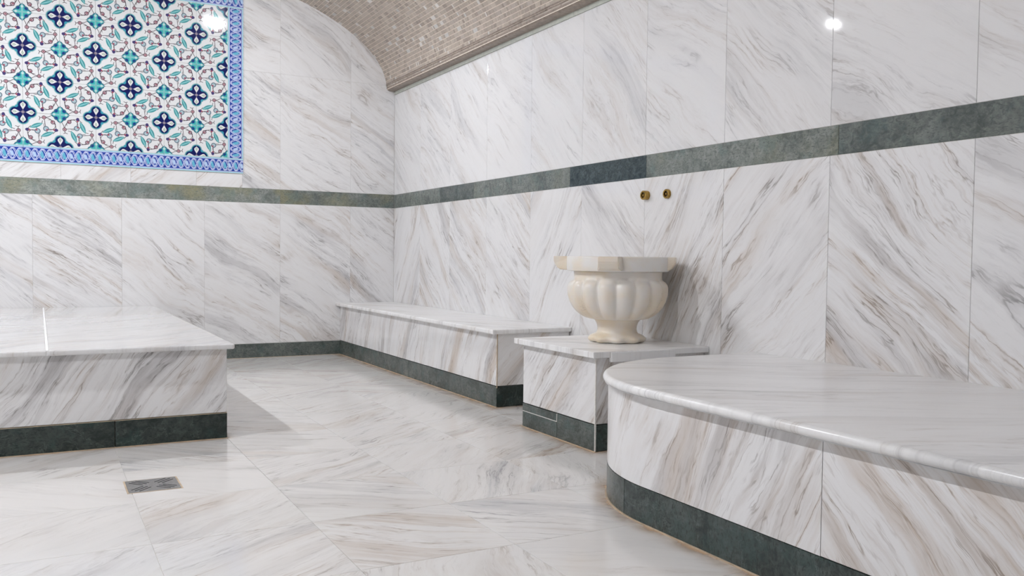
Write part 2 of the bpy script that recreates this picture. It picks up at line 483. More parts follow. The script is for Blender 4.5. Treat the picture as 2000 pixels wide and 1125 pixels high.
# ------------------------------------------------------------------ back wall
wb = structure(box_obj('wall_back', None, (XL - 0.2, 0.0025, -0.1), (0.2, 0.25, 3.6), M_GROUT), 'end wall of white veined marble slabs with green stone band', 'wall')
def bslab(x0, x1, z0, z1, **k):
    k.setdefault('ang', -36 + random.uniform(-6, 5))
    return slab('marble_slab', wb, 'back', ((x0 + x1) / 2, 0, (z0 + z1) / 2), x1 - x0 - G, z1 - z0 - G, 0.02, **k)
bj = [0, -0.398, -0.9995, -1.5975, -2.200, -2.797, -3.395, -3.993, -4.59, XL]
for k in range(len(bj) - 1):
    bslab(bj[k + 1], bj[k], ZB, Z0, stren=(1.2, 1.25, 1.1, 1.2, 1.45, 1.1, 1, 1, 1)[k], warm=(0.1, 0.1, 0.1, 0.3, 0.15, 0.0, 0, 0, 0)[k], ang=(-40, -38, -28, -38, -38, -36, -38, -38, -38)[k])
PXR, PXL, PZ0, PZ1 = -1.305, -3.689, 1.500, 2.930       # painted panel outline
bslab(-0.398, 0, Z1, Z2, ang=-36); bslab(-0.9995, -0.398, Z1, Z2, ang=-33, stren=0.9); bslab(PXR, -0.9995, Z1, Z2, ang=-36)
bslab(-0.398, 0, Z2, 3.30, ang=-36, stren=0.9); bslab(-0.9995, -0.398, Z2, 3.30, ang=-38, stren=0.9); bslab(PXR, -0.9995, Z2, 3.30, ang=-24, stren=0.9)
ub = [PXR, -1.658, -2.136, -2.611, -3.09, PXL]
for k in range(5): bslab(ub[k + 1], ub[k], Z1, PZ0, ang=40, warm=0.3)
bslab(XL, PXL, Z1, Z2); bslab(XL, PXL, Z2, 3.30)
for k in range(4): bslab(PXL + k * 0.596, PXL + (k + 1) * 0.596, PZ1, 3.42)
for x0, x1, tn, ol in ((-1.0, 0, 0.62, 0.55), (-2.163, -1.0, 0.80, 0.75), (-3.33, -2.163, 0.95, 0.45), (XL, -3.33, 0.8, 0.5)):
    green('green_band_stone', wb, 'back', ((x0 + x1) / 2, -0.0004, (Z0 + Z1) / 2), x1 - x0 - G, Z1 - Z0 - G * 0.6, tn, ol)
bb = structure(bpy.data.objects.new('baseboard_back', None), 'dark green stone baseboard along the end wall', 'baseboard'); bb.location = (-1.24, 0, 0); link(bb)
green('baseboard_stone', bb, 'back', (-1.243, -0.0006, ZB / 2), 1.514 - G, ZB - 0.004, 0.36, 0.0, 0.0)
box_obj('grout_bead', bb, (-2.0, -0.004, 0.0), (-0.487, 0.0, 0.003), M_AMBER)

# ------------------------------------------------------------------ right wall
wr = structure(box_obj('wall_right', None, (0.0025, YF - 0.2, -0.1), (0.25, 0.25, 3.6), M_GROUT), 'long side wall of white veined marble slabs with green stone band', 'wall')
def rslab(y0, y1, z0, z1, **k):
    k.setdefault('ang', -40 + random.uniform(-8, 4))
    return slab('marble_slab', wr, 'right', (0, (y0 + y1) / 2, (z0 + z1) / 2), abs(y1 - y0) - G, z1 - z0 - G, 0.02, **k)
rj = [0, -0.595, -1.185, -1.805, -2.425, -3.020, -3.618, -4.209, -4.817, -5.427, -6.03, -6.63, -7.23, -7.83, -8.43, -9.03, YF]
ra = [62, -50, -46, -40, 52, -44, 52, 48, -40, -42, 45, -42, 45, -42, 45, -42]
rs = [1.1, 0.95, 0.9, 0.9, 1.0, 0.95, 1.1, 1.15, 1.15, 1.15, 1, 1, 1, 1, 1, 1]
rw = [0.1, 0.1, 0.05, 0.1, 0.0, 0.1, 0.2, 0.25, 0.25, 0.1, 0, 0, 0, 0, 0, 0]
for k in range(16): rslab(rj[k], rj[k + 1], ZB, Z0, ang=ra[k], stren=rs[k] * 1.12, warm=rw[k])
for k in range(16): rslab(rj[k], rj[k + 1], Z1, 2.262, stren=random.uniform(0.50, 0.72), warm=0.0)
for y0, y1, tn, ol, bl in ((0, -0.9955, 0.66, 0.05, 0.10), (-0.9955, -1.60, 0.45, 0, 0.45), (-1.60, -2.892, 0.62, 0.12, 0.1), (-2.892, -3.627, 0.15, 0, 0.95), (-3.627, -4.858, 0.66, 0.25, 0.0),
                           (-4.858, -6.1, 0.48, 0.05, 0.25), (-6.1, -7.3, 0.5, 0.1, 0.2), (-7.3, YF, 0.5, 0.1, 0.2)):
    green('green_band_stone', wr, 'right', (-0.0004, (y0 + y1) / 2, (Z0 + Z1) / 2), abs(y1 - y0) - G * 0.7, Z1 - Z0 - G * 0.6, tn, ol, bl)

# the two ends of the room that lie out of view
structure(box_obj('wall_left', None, (XL - 0.25, YF - 0.2, -0.1), (XL, 0.25, 3.6), M_MARBLE, vein_angle=0.7, vein_seed=3.0, vein_strength=0.6, vein_warmth=0.0), 'far side wall of pale marble out of view', 'wall')
structure(box_obj('wall_front', None, (XL - 0.2, YF - 0.25, -0.1), (0.2, YF, 3.6), M_MARBLE, vein_angle=0.7, vein_seed=8.0, vein_strength=0.6, vein_warmth=0.0), 'end wall behind the viewer of pale marble', 'wall')

# ------------------------------------------------------------------ mosaic vault
def arc_table():
    pts = []; L = 0.0
    N = 4000
    prev = None
    for k in range(N + 1):
        th = PI * k / N                       # 0 at the right wall
        p = (XC + AR * math.cos(th), ZS + BR * math.sin(th))
        if prev: L += math.hypot(p[0] - prev[0], p[1] - prev[1])
        pts.append((L, th)); prev = p
    return pts
ARC = arc_table(); ARCL = ARC[-1][0]
def arc_at(s):
    lo, hi = 0, len(ARC) - 1
    while hi - lo > 1:
        md = (lo + hi) // 2
        if ARC[md][0] <= s: lo = md
        else: hi = md
    f = (s - ARC[lo][0]) / max(1e-9, ARC[hi][0] - ARC[lo][0])
    th = ARC[lo][1] + f * (ARC[hi][1] - ARC[lo][1])
    x, z = XC + AR * math.cos(th), ZS + BR * math.sin(th)
    nx, nz = math.cos(th) / AR, math.sin(th) / BR
    l = math.hypot(nx, nz)
    return x, z, -nx / l, -nz / l            # inward normal
ROWH = 0.0305
def vault_shell():
    bm = bmesh.new(); uvl = bm.loops.layers.uv.new('UVMap')
    N = 160; rings = []
    for k in range(N + 1):
        s = ARCL * k / N; x, z, nx, nz = arc_at(s)
        x, z = x - nx * 0.003, z - nz * 0.003
        xo, zo = x - nx * 0.12, z - nz * 0.12
        rings.append((s, [bm.verts.new(p) for p in ((x, 0.02, z), (x, YF - 0.02, z), (xo, YF - 0.02, zo), (xo, 0.02, zo))]))
    for k in range(N):
        (s0, a), (s1, b_) = rings[k], rings[k + 1]
        f = bm.faces.new((a[0], b_[0], b_[1], a[1]))
        for lp, uv in zip(f.loops, ((0, s0), (0, s1), (-YF, s1), (-YF, s0))): lp[uvl].uv = uv
        bm.faces.new((a[3], a[2], b_[2], b_[3]))
        bm.faces.new((a[0], a[3], b_[3], b_[0])); bm.faces.new((a[1], b_[1], b_[2], a[2]))
    return mesh_of(bm, 'vault', M_VAULT, True)
ce = structure(link(bpy.data.objects.new('ceiling', vault_shell())), 'barrel vault ceiling clad in small brown stone mosaic', 'ceiling')
def mosaic():
    verts, faces, cols = [], [], []
    rnd = random.Random(11)
    YE = -5.2
    s = 0.012; row = 0
    pal = [(0.43, 0.365, 0.305), (0.40, 0.34, 0.285), (0.46, 0.395, 0.335), (0.36, 0.30, 0.25), (0.49, 0.425, 0.36), (0.42, 0.365, 0.32)]
    while s < 3.3:
        h = ROWH
        a = arc_at(s + 0.0022); b_ = arc_at(s + h - 0.0022)
        y = 0.0
        run = 0; base = pal[0]
        while y > YE:
            w = rnd.choice((0.016, 0.016, 0.022, 0.03, 0.046, 0.062))
            q = rnd.random()
            if q < 0.035: c = (0.68, 0.66, 0.63)
            elif q < 0.06: c = (0.56, 0.56, 0.54)
            elif q < 0.13: c = (0.29, 0.24, 0.20)
            else: c = rnd.choice(pal)
            v_ = rnd.uniform(0.92, 1.08); c = tuple(k * v_ for k in c)
            g = 0.0006 if rnd.random() < 0.8 else 0.0012
            ya, yb = y - g, max(y - w + g, YE)
            tilt = rnd.uniform(-0.0004, 0.0004)
            i0 = len(verts)
            for (x, z, nx, nz), tt in ((a, tilt), (b_, -tilt)):
                for yy in (ya, yb): verts.append((x + nx * (0.0012 + tt), yy, z + nz * (0.0012 + tt)))
            for (x, z, nx, nz) in (a, b_):
                for yy in (ya, yb): verts.append((x - nx * 0.003, yy, z - nz * 0.003))
            faces += [(i0, i0 + 1, i0 + 3, i0 + 2), (i0, i0 + 4, i0 + 5, i0 + 1), (i0 + 2, i0 + 3, i0 + 7, i0 + 6), (i0, i0 + 2, i0 + 6, i0 + 4), (i0 + 1, i0 + 5, i0 + 7, i0 + 3)]
            cols += [c] * 5
            y -= w
        s += h; row += 1
    me = bpy.data.meshes.new('mosaic'); me.from_pydata(verts, [], faces)
    at = me.attributes.new('chip', 'FLOAT_COLOR', 'FACE')
    at.data.foreach_set('color', [k for c in cols for k in (*c, 1.0)])
    me.materials.append(M_MOSAIC)
    o = link(bpy.data.objects.new('mosaic_chips', me), ce)
    o['kind'] = 'stuff'; o['label'] = 'small brown and beige stone mosaic chips in rows'
    # mortar bed between the chips
    bm = bmesh.new(); N = 90; pr = None
    for k in range(N + 1):
        x, z, nx, nz = arc_at(3.31 * k / N)
        x, z = x - nx * 0.0004, z - nz * 0.0004
        q = [bm.verts.new((x, 0, z)), bm.verts.new((x, YE, z))]
        if pr: bm.faces.new((pr[0], q[0], q[1], pr[1]))
        pr = q
    link(bpy.data.objects.new('mortar_bed', mesh_of(bm, 'mortar_bed', M_MORTAR, True)), ce)
mosaic()
# moulding at the foot of the vault: rounded rods above a shelf, and a pale strip against the wall
def extrude_profile(name, prof, y0, y1, mat, parent, smooth=False):
    bm = bmesh.new(); n = len(prof)
    a = [bm.verts.new((x, y0, z)) for x, z in prof]; b_ = [bm.verts.new((x, y1, z)) for x, z in prof]
    for k in range(n): bm.faces.new((a[k], a[(k + 1) % n], b_[(k + 1) % n], b_[k]))
    bm.faces.new(a[::-1]); bm.faces.new(b_)
    bmesh.ops.recalc_face_normals(bm, faces=bm.faces)
    return link(bpy.data.objects.new(name, mesh_of(bm, name, mat, smooth)), parent)
t1 = structure(bpy.data.objects.new('trim_1', None), 'brown stone moulding along the foot of the vault', 'moulding'); link(t1)
yy = 0.0
def rod(x, z, r, y0, y1):
    return [(x + r * math.cos(a), z + r * math.sin(a)) for a in [2 * PI * k / 12 for k in range(12)]]
while yy > YF + 0.05:
    y1 = max(yy - 0.61, YF)
    extrude_profile('moulding_piece', [(0.0, 2.289), (-0.058, 2.292), (-0.074, 2.303), (-0.078, 2.316), (-0.074, 2.327), (0.0, 2.327)], yy - 0.0008, y1 + 0.0008, M_SPRING, t1)
    yy = y1
yy = 0.0
while yy > YF + 0.05:
    y1 = max(yy - 0.305, YF)
    for zc, xo in ((2.3345, -0.0775), (2.348, -0.0775)):
        extrude_profile('pencil_rod', rod(xo + 0.002, zc, 0.0062, 0, 0), yy - 0.0006, y1 + 0.0006, M_SPRING, t1, True)
    yy = y1
t2 = structure(bpy.data.objects.new('trim_2', None), 'thin pale strip between marble wall and vault moulding', 'trim'); link(t2)
yy = 0.0; k = 0
while yy > YF + 0.05:
    y1 = max(yy - (0.49, 0.33, 0.38, 0.52)[k % 4], YF); k += 1
    box_obj('strip_piece', t2, (-0.006, y1 + 0.001, 2.2625), (0.002, yy - 0.001, 2.290), M_STRIP)
    yy = y1

# ------------------------------------------------------------------ painted tile panel
pn = thing('tile_panel', 'blue and turquoise floral painted tile panel with interlaced border on the end wall', 'tile panel', (-2.497, 0, PZ0))
box_obj('backing', pn, (PXL, -0.0030, PZ0), (PXR, 0.0022, PZ1), M_GROUT)
FXR, FZ0 = -1.4195, 1.6215
NX, NZ = 9, 5
tile_me = slab_mesh(TS - 0.0016, TS - 0.0016, 0.006, M_TILE, 0.0010, 'painted_tile')
for i in range(NX):
    for j in range(NZ):
        cx, cz = FXR - (i + 0.5) * TS, FZ0 + (j + 0.5) * TS
        # bottom right corner of tile (0,0) is turquoise
        rot = PI / 2 if (i + j) % 2 == 0 else 0.0
        o = bpy.data.objects.new('painted_tile', tile_me); COL.objects.link(o)
        M = Matrix((Vector((1, 0, 0)), Vector((0, 0, 1)), Vector((0, -1, 0)))).transposed().to_4x4() @ Matrix.Rotation(-rot, 4, 'Z')
        M.translation = Vector((cx, -0.0072 + random.uniform(-0.0002, 0.0002), cz))
        setm(o, pn, M)
BWD = FZ0 - PZ0 - 0.003
M_BORDER = border_print('painted border tile glaze', TS, BWD, 2.5)
def border(cx, cz, rot, me):
    o = bpy.data.objects.new('border_tile', me); COL.objects.link(o)
    M = Matrix((Vector((1, 0, 0)), Vector((0, 0, 1)), Vector((0, -1, 0)))).transposed().to_4x4() @ Matrix.Rotation(rot, 4, 'Z')
    M.translation = Vector((cx, -0.0076, cz)); setm(o, pn, M)
bme = slab_mesh(TS - 0.0014, BWD, 0.006, M_BORDER, 0.0010, 'border_tile')
cme = slab_mesh(BWD, BWD, 0.006, M_BORDER, 0.0010, 'border_tile')
zt, xl = FZ0 + NZ * TS, FXR - NX * TS
for i in range(NX):
    border(FXR - (i + 0.5) * TS, FZ0 - BWD / 2 - 0.0015, PI, bme)
    border(FXR - (i + 0.5) * TS, zt + BWD / 2 + 0.0015, 0, bme)
for j in range(NZ):
    border(FXR + BWD / 2 + 0.0015, FZ0 + (j + 0.5) * TS, -PI / 2, bme)
    border(xl - BWD / 2 - 0.0015, FZ0 + (j + 0.5) * TS, PI / 2, bme)
for sx, sz, r in ((FXR + BWD / 2 + .0015, FZ0 - BWD / 2 - .0015, PI), (xl - BWD / 2 - .0015, FZ0 - BWD / 2 - .0015, PI), (FXR + BWD / 2 + .0015, zt + BWD / 2 + .0015, 0), (xl - BWD / 2 - .0015, zt + BWD / 2 + .0015, 0)):
    border(sx, sz, r, cme)

# ------------------------------------------------------------------ low platform on the left
def top_slab(parent, name, lo, hi, bev=0.008, ang=0, stren=0.7, seed=None, warm=0.0, mat=None):
    return box_obj(name, parent, lo, hi, mat or M_TOP, bev, 3, vein_angle=math.radians(ang), vein_seed=float(random.uniform(0, 40) if seed is None else seed), vein_strength=float(stren), vein_warmth=float(warm))
PT, PB = 0.440, 0.416
plat = thing('marble_platform', 'broad low white marble platform with green stone base beneath the painted tile panel', 'platform', (-3.4, -1.56, 0))
box_obj('core', plat, (-4.78, -3.10, 0.0), (-2.022, -0.001, PB), M_GROUT)
for x0, x1 in ((-3.18, -2.0), (-4.8, -3.18)):
    slab('front_panel', plat, 'frontY', ((x0 + x1) / 2, -3.120, (ZB + PB) / 2 + 0.002), x1 - x0 - G, PB - ZB - 0.004, 0.02, ang=52, stren=1.6, warm=0.15)
for y0, y1 in ((-3.12, -1.9), (-1.9, -0.65), (-0.65, -0.001)):
    slab('side_panel', plat, 'plusX', (-2.0, (y0 + y1) / 2 + 0.0004, (ZB + PB) / 2 + 0.002), y1 - y0 - G - 0.0008, PB - ZB - 0.004, 0.02, ang=52, stren=1.1)
for x0, x1 in ((-2.472, -2.0), (-3.07, -2.472), (-3.67, -3.07), (-4.8, -3.67)):
    green('base_stone', plat, 'frontY', ((x0 + x1) / 2, -3.122, ZB / 2 + 0.001), x1 - x0 - 0.004, ZB - 0.003, 0.10)
for y0, y1 in ((-3.12, -2.2), (-2.2, -1.1), (-1.1, -0.001)):
    green('base_stone', plat, 'plusX', (-1.9985, (y0 + y1) / 2, ZB / 2 + 0.001), y1 - y0 - 0.003, ZB - 0.003, 0.10)
box_obj('grout_bead', plat, (-4.8, -3.126, 0.0), (-1.996, -3.118, 0.0032), M_AMBER)
box_obj('grout_bead', plat, (-4.8, -3.121, ZB - 0.001), (-2.0, -3.110, ZB + 0.0015), M_AMBER)
for x0, x1, y0, y1, a in ((-2.730, -1.970, -3.155, -0.001, 38), (-4.83, -2.733, -3.155, -1.781, 38), (-4.83, -2.733, -1.777, -0.001, 34)):
    top_slab(plat, 'top_slab', (x0, y0, PB), (x1, y1, PT), ang=a, stren=0.75, seed=None, mat=M_PTOP)
box_obj('white_joint', plat, (-2.736, -3.150, PB + 0.002), (-2.727, -0.002, PT + 0.0004), M_WGROUT)
box_obj('white_joint', plat, (-4.82, -1.783, PB + 0.002), (-2.737, -1.775, PT + 0.0004), M_WGROUT)

# ------------------------------------------------------------------ bench in the corner
bn = thing('wall_bench', 'straight white marble bench in the far corner along the side wall', 'bench', (-0.245, -1.46, 0))
box_obj('core', bn, (-0.467, -2.900, 0.0), (-0.001, -0.001, 0.415), M_GROUT)
slab('front_panel', bn, 'frontX', (-0.487, -0.89, (ZB + 0.417) / 2 + 0.002), 1.78 - G, 0.417 - ZB - 0.003, 0.02, ang=66, stren=1.5, warm=0.2)
slab('front_panel', bn, 'frontX', (-0.487, -2.35, (ZB + 0.417) / 2 + 0.002), 1.14 - G, 0.417 - ZB - 0.003, 0.02, ang=66, stren=1.5, warm=0.2)
slab('end_panel', bn, 'frontY', (-0.2455, -2.920, (ZB + 0.417) / 2 + 0.002), 0.481, 0.417 - ZB - 0.003, 0.02, ang=42, stren=1.9, warm=0.5)
for y0, y1, tn in ((0, -0.523, 0.26), (-0.523, -0.98, 0.32), (-0.98, -1.577, 0.34), (-1.577, -2.920, 0.30)):
    green('base_stone', bn, 'frontX', (-0.4885, (y0 + y1) / 2, ZB / 2 + 0.001), abs(y1 - y0) - 0.003, ZB - 0.003, tn)
green('base_stone', bn, 'frontY', (-0.2455, -2.9215, ZB / 2 + 0.001), 0.481, ZB - 0.003, 0.04)
box_obj('grout_bead', bn, (-0.493, -2.924, 0), (-0.486, -0.001, 0.0032), M_AMBER)
box_obj('grout_bead', bn, (-0.489, -2.922, 0.110), (-0.484, -2.918, 0.416), M_AMBER)
top_slab(bn, 'top_slab', (-0.528, -2.940, 0.417), (-0.0005, -0.0005, 0.444), ang=-62, stren=0.6, warm=0.25)

# ------------------------------------------------------------------ basin stand
st = thing('basin_stand', 'square white marble stand with overhanging top carrying the carved basin', 'stand', (-0.31, -3.78, 0))
Y0, Y1, XF = -3.455, -4.105, -0.618
box_obj('core', st, (XF + 0.02, Y1 + 0.02, 0), (-0.001, Y0 - 0.001, 0.415), M_GROUT)
slab('front_panel', st, 'frontX', (XF, (Y0 + Y1) / 2, (ZB + 0.415) / 2 + 0.002), Y0 - Y1 - 0.006, 0.415 - ZB - 0.004, 0.02, ang=50, stren=1.4, warm=0.15)
slab('side_panel', st, 'frontY', (XF / 2 + 0.002, Y1, (ZB + 0.415) / 2 + 0.002), abs(XF) - 0.006, 0.415 - ZB - 0.004, 0.02, ang=50, stren=1.6, warm=0.4)
box_obj('grout_bead', st, (XF - 0.001, Y1 - 0.001, 0.0), (XF + 0.005, Y1 + 0.005, 0.415), M_GROUT)
green('base_stone', st, 'frontX', (XF - 0.001, (Y0 - 0.33 + Y1) / 2, ZB / 2 + 0.001), Y0 - 0.33 - Y1 - 0.005, ZB - 0.003, 0.30)
green('base_stone', st, 'frontX', (XF - 0.001, Y0 - 0.165, 0.040), 0.33 - 0.001, 0.077, 0.26)
green('base_stone', st, 'frontX', (XF - 0.001, Y0 - 0.163, 0.0995), 0.325, 0.035, 0.30)
green('base_stone', st, 'frontY', (XF / 2 + 0.002, Y1 - 0.001, ZB / 2 + 0.001), abs(XF) - 0.008, ZB - 0.003, 0.16)
box_obj('grout_bead', st, (XF - 0.002, Y0 - 0.330, 0.0785), (XF + 0.004, Y0 - 0.004, 0.0815), M_GROUT)
box_obj('grout_bead', st, (XF - 0.002, Y0 - 0.3315, 0.0785), (XF + 0.004, Y0 - 0.3285, ZB), M_GROUT)
box_obj('grout_bead', st, (XF - 0.006, Y1 - 0.006, 0), (XF + 0.001, Y0 + 0.003, 0.0032), M_AMBER)
top_slab(st, 'top_slab', (-0.652, -4.135, 0.417), (-0.001, -3.415, 0.445), bev=0.004, ang=-40, stren=0.75)
top_slab(st, 'edge_strip', (-0.560, -4.141, 0.398), (-0.205, -4.122, 0.4405), bev=0.002, ang=-20, stren=0.7)

# ------------------------------------------------------------------ rounded bench in front
rb = thing('rounded_bench', 'large white marble bench with rounded end and green stone base at right', 'bench', (-0.55, -6.6, 0))
CX, CY, RO = -0.45, -5.06, 0.65
CBX, CBY, RI = -0.43, -5.03, 0.63       # curve of the body under the slab
YEND = -9.3
def outline(inset, n=28):
    """slab outline from the wall round the curved end to the straight front; inset shrinks it"""
    r = RO - inset
    pts = [(-0.0008, CY + r)]
    for k in range(n + 1):
        a = PI / 2 + (PI / 2) * k / n
        pts.append((CX + r * math.cos(a), CY + r * math.sin(a)))
    pts.append((CX - r, YEND)); pts.append((-0.0008, YEND))
    return pts
def slab_round():
    bm = bmesh.new(); rings = []
    prof = [(0.006, 0.4165)] + [(0.0155 * (1 - math.cos(a)), 0.432 + 0.0155 * math.sin(a)) for a in [(-80 + 170 * k / 9) * PI / 180 for k in range(10)]]
    for ins, z in prof: rings.append([bm.verts.new((x, y, z)) for x, y in outline(ins)])
    n = len(rings[0])
    for p, q in zip(rings, rings[1:]):
        for k in range(n): bm.faces.new((p[k], p[(k + 1) % n], q[(k + 1) % n], q[k]))
    bm.faces.new(rings[0][::-1]); bm.faces.new(rings[-1])
    bmesh.ops.recalc_face_normals(bm, faces=bm.faces)
    me = mesh_of(bm, 'top_slab', M_TOP)
    for p in me.polygons: p.use_smooth = len(p.vertices) == 4
    return me
o = link(bpy.data.objects.new('top_slab', slab_round())); setm(o, rb, Matrix.Identity(4))
o['vein_angle'] = math.radians(-29); o['vein_seed'] = 12.3; o['vein_strength'] = 0.46; o['vein_warmth'] = 0.0
def curved_face(name, rad, thick, a0, a1, ystr, z0, z1, mat, mirror_y=0.0, **props):
    """wall-like stone following the rounded end from angle a0 to a1, then straight to ystr; UVs unrolled in metres"""
    path = []
    n = max(2, int((a1 - a0) / (PI / 60)))
    if mirror_y: path.append((-0.0008, CBY + rad, 0, 1))
    for k in range(n + 1):
        a = a0 + (a1 - a0) * k / n
        path.append((CBX + rad * math.cos(a), CBY + rad * math.sin(a), math.cos(a), math.sin(a)))
    if ystr is not None: path.append((CBX - rad, ystr, -1, 0))
    bm = bmesh.new(); uvl = bm.loops.layers.uv.new('UVMap')
    L = 0; rows = []; pr = None
    for x, y, nx, ny in path:
        if pr: L += math.hypot(x - pr[0], y - pr[1])
        pr = (x, y)
        rows.append((L, [bm.verts.new((x, y, z0)), bm.verts.new((x, y, z1)), bm.verts.new((x - nx * thick, y - ny * thick, z1)), bm.verts.new((x - nx * thick, y - ny * thick, z0))]))
    for (l0, a), (l1, b_) in zip(rows, rows[1:]):
        for i, j in ((0, 1), (1, 2), (2, 3), (3, 0)):
            f = bm.faces.new((a[i], b_[i], b_[j], a[j]))
            for lp in f.loops:
                lp[uvl].uv = (l0 if lp.vert in a else l1, lp.vert.co.z)
    bm.faces.new(rows[0][1]); bm.faces.new(rows[-1][1][::-1])
    bmesh.ops.recalc_face_normals(bm, faces=bm.faces)
    me = mesh_of(bm, name, mat)
    for p in me.polygons: p.use_smooth = abs(p.normal.z) < 0.5
    o = link(bpy.data.objects.new(name, me)); setm(o, rb, Matrix.Identity(4))
    md = o.modifiers.new('edge', 'EDGE_SPLIT'); md.split_angle = math.radians(30)
    for k, v in props.items(): o[k] = v
    return o
YJ = -5.755
curved_face('curved_panel', RI, 0.02, PI / 2, PI, YJ + G / 2, ZB + 0.002, 0.417, M_UV, 1, vein_angle=math.radians(62), vein_seed=21.0, vein_strength=1.35, vein_warmth=0.15)
yy = YJ; k = 0
while yy > YEND + 0.1:
    y1 = max(yy - 1.2, YEND)
    slab('front_panel', rb, 'frontX', (CBX - RI, (yy + y1) / 2, (ZB + 0.417) / 2 + 0.001), yy - y1 - G, 0.417 - ZB - 0.002, 0.02, ang=(-47, 50, -47)[k % 3], stren=1.4, warm=0.7 if k == 0 else 0.2)
    yy = y1; k += 1
AJ = PI - math.asin(0.11 / RI)
curved_face('base_stone', RI + 0.0006, 0.02, PI / 2, AJ - 0.003, None, 0.003, ZB - 0.0005, M_GREEN, 1, stone_tone=0.24, stone_olive=0.0, stone_blue=0.0, vein_seed=4.0)
curved_face('base_stone', RI + 0.0006, 0.02, AJ + 0.003, PI, -6.05, 0.003, ZB - 0.0005, M_GREEN, 0, stone_tone=0.17, stone_olive=0.0, stone_blue=0.2, vein_seed=5.0)
yy = -6.053
for y1, tn, bl in ((-7.2, 0.15, 0.1), (-8.3, 0.2, 0.1), (YEND, 0.2, 0.1)):
    green('base_stone', rb, 'frontX', (CBX - RI - 0.0006, (yy + y1) / 2, (ZB + 0.002) / 2), yy - y1 - 0.003, ZB - 0.0035, tn, 0, bl)
    yy = y1
curved_face('grout_bead', RI + 0.006, 0.012, PI / 2, PI, YEND, 0.0, 0.0035, M_AMBER, 1)
curved_face('core', RI - 0.015, 0.03, PI / 2, PI, YEND, 0.0, 0.416, M_GROUT, 1)

# ------------------------------------------------------------------ peach mineral stain on the floor along the bases
def stain_mat():
    mt, t, b = new_mat('peach mineral stain', 0.25)
    tc = t.nodes.new('ShaderNodeTexCoord')
    u_, v_, _ = sep(t, tc.outputs['UV'])
    n, _ = noise(t, tc.outputs['Object'], 9.0, 4, 0.6)
    al = (sstep(n, 0.30, 0.70) * 0.75 + 0.25) * (1.0 - v_) * (1.0 - v_) * 1.0
    b.inputs['Base Color'].default_value = (0.62, 0.43, 0.27, 1)
    t.links.new(al.v, b.inputs['Alpha'])
    return mt
M_STAIN = stain_mat()
def stain(parent, pts, outs, wdt):
    """thin film along a path on the floor, fading away from the base; outs are the outward directions"""
    bm = bmesh.new(); uvl = bm.loops.layers.uv.new('UVMap')
    rows = [(bm.verts.new((x, y, 0.0005)), bm.verts.new((x + ox * wdt, y + oy * wdt, 0.0004))) for (x, y), (ox, oy) in zip(pts, outs)]
    for k, (a, b_) in enumerate(zip(rows, rows[1:])):
        f = bm.faces.new((a[0], a[1], b_[1], b_[0]))
        for lp, uv in zip(f.loops, ((k, 0), (k, 1), (k + 1, 1), (k + 1, 0))): lp[uvl].uv = uv
    bmesh.ops.recalc_face_normals(bm, faces=bm.faces)
    o = link(bpy.data.objects.new('floor_stain', mesh_of(bm, 'floor_stain', M_STAIN))); setm(o, parent, Matrix.Identity(4))
    o['label'] = 'peach mineral stain along the base'
stain(bn, [(-0.489, -0.002), (-0.489, -2.9215), (-0.002, -2.9215)], [(-1, 0), (-0.9, -0.9), (0, -1)], 0.13)
stain(st, [(-0.002, -3.452), (XF, -3.452), (XF, Y1 - 0.001), (-0.002, Y1 - 0.001)], [(0, 1), (-0.9, 0.9), (-0.9, -0.9), (0, -1)], 0.10)
_a = [PI / 2 + (PI / 2) * k / 20 for k in range(21)]
stain(rb, [(-0.002, CBY + RI)] + [(CBX + RI * math.cos(a), CBY + RI * math.sin(a)) for a in _a] + [(CBX - RI, -9.2)], [(0, 1)] + [(math.cos(a), math.sin(a)) for a in _a] + [(-1, 0)], 0.085)
stain(plat, [(-4.8, -3.122), (-1.999, -3.122), (-1.999, -0.002)], [(0, -1), (0.9, -0.9), (1, 0)], 0.05)

# ------------------------------------------------------------------ carved basin
BX, BY, BZ = -0.272, -3.772, 0.445
bs = thing('marble_basin', 'carved cream marble basin with fluted bowl and scalloped foot on the stand', 'basin', (BX, BY, BZ))
def lathe(name, prof, fl, mat, seg=128, **props):
    """prof: list of (radius, z, amplitude); fl(theta) gives the lobe factor 0..1"""
    bm = bmesh.new(); rings = []
    for r, z, am in prof:
        rings.append([bm.verts.new((max(1e-4, r - am * (1 - fl(2 * PI * k / seg))) * math.cos(2 * PI * k / seg), max(1e-4, r - am * (1 - fl(2 * PI * k / seg))) * math.sin(2 * PI * k / seg), z)) for k in range(seg)])
    for p, q in zip(rings, rings[1:]):
        for k in range(seg): bm.faces.new((p[k], p[(k + 1) % seg], q[(k + 1) % seg], q[k]))
    bm.faces.new(rings[0][::-1]); bm.faces.new(rings[-1])
    bmesh.ops.recalc_face_normals(bm, faces=bm.faces)
    o = link(bpy.data.objects.new(name, mesh_of(bm, name, mat, True)), bs)
    for k, v in props.items(): o[k] = v
    return o
lobes = lambda th: abs(math.cos(8 * (th + 0.06))) ** 0.75
wavy = lambda th: 0.5 + 0.5 * math.cos(9 * th + 0.6) * (0.8 + 0.2 * math.sin(2 * th))
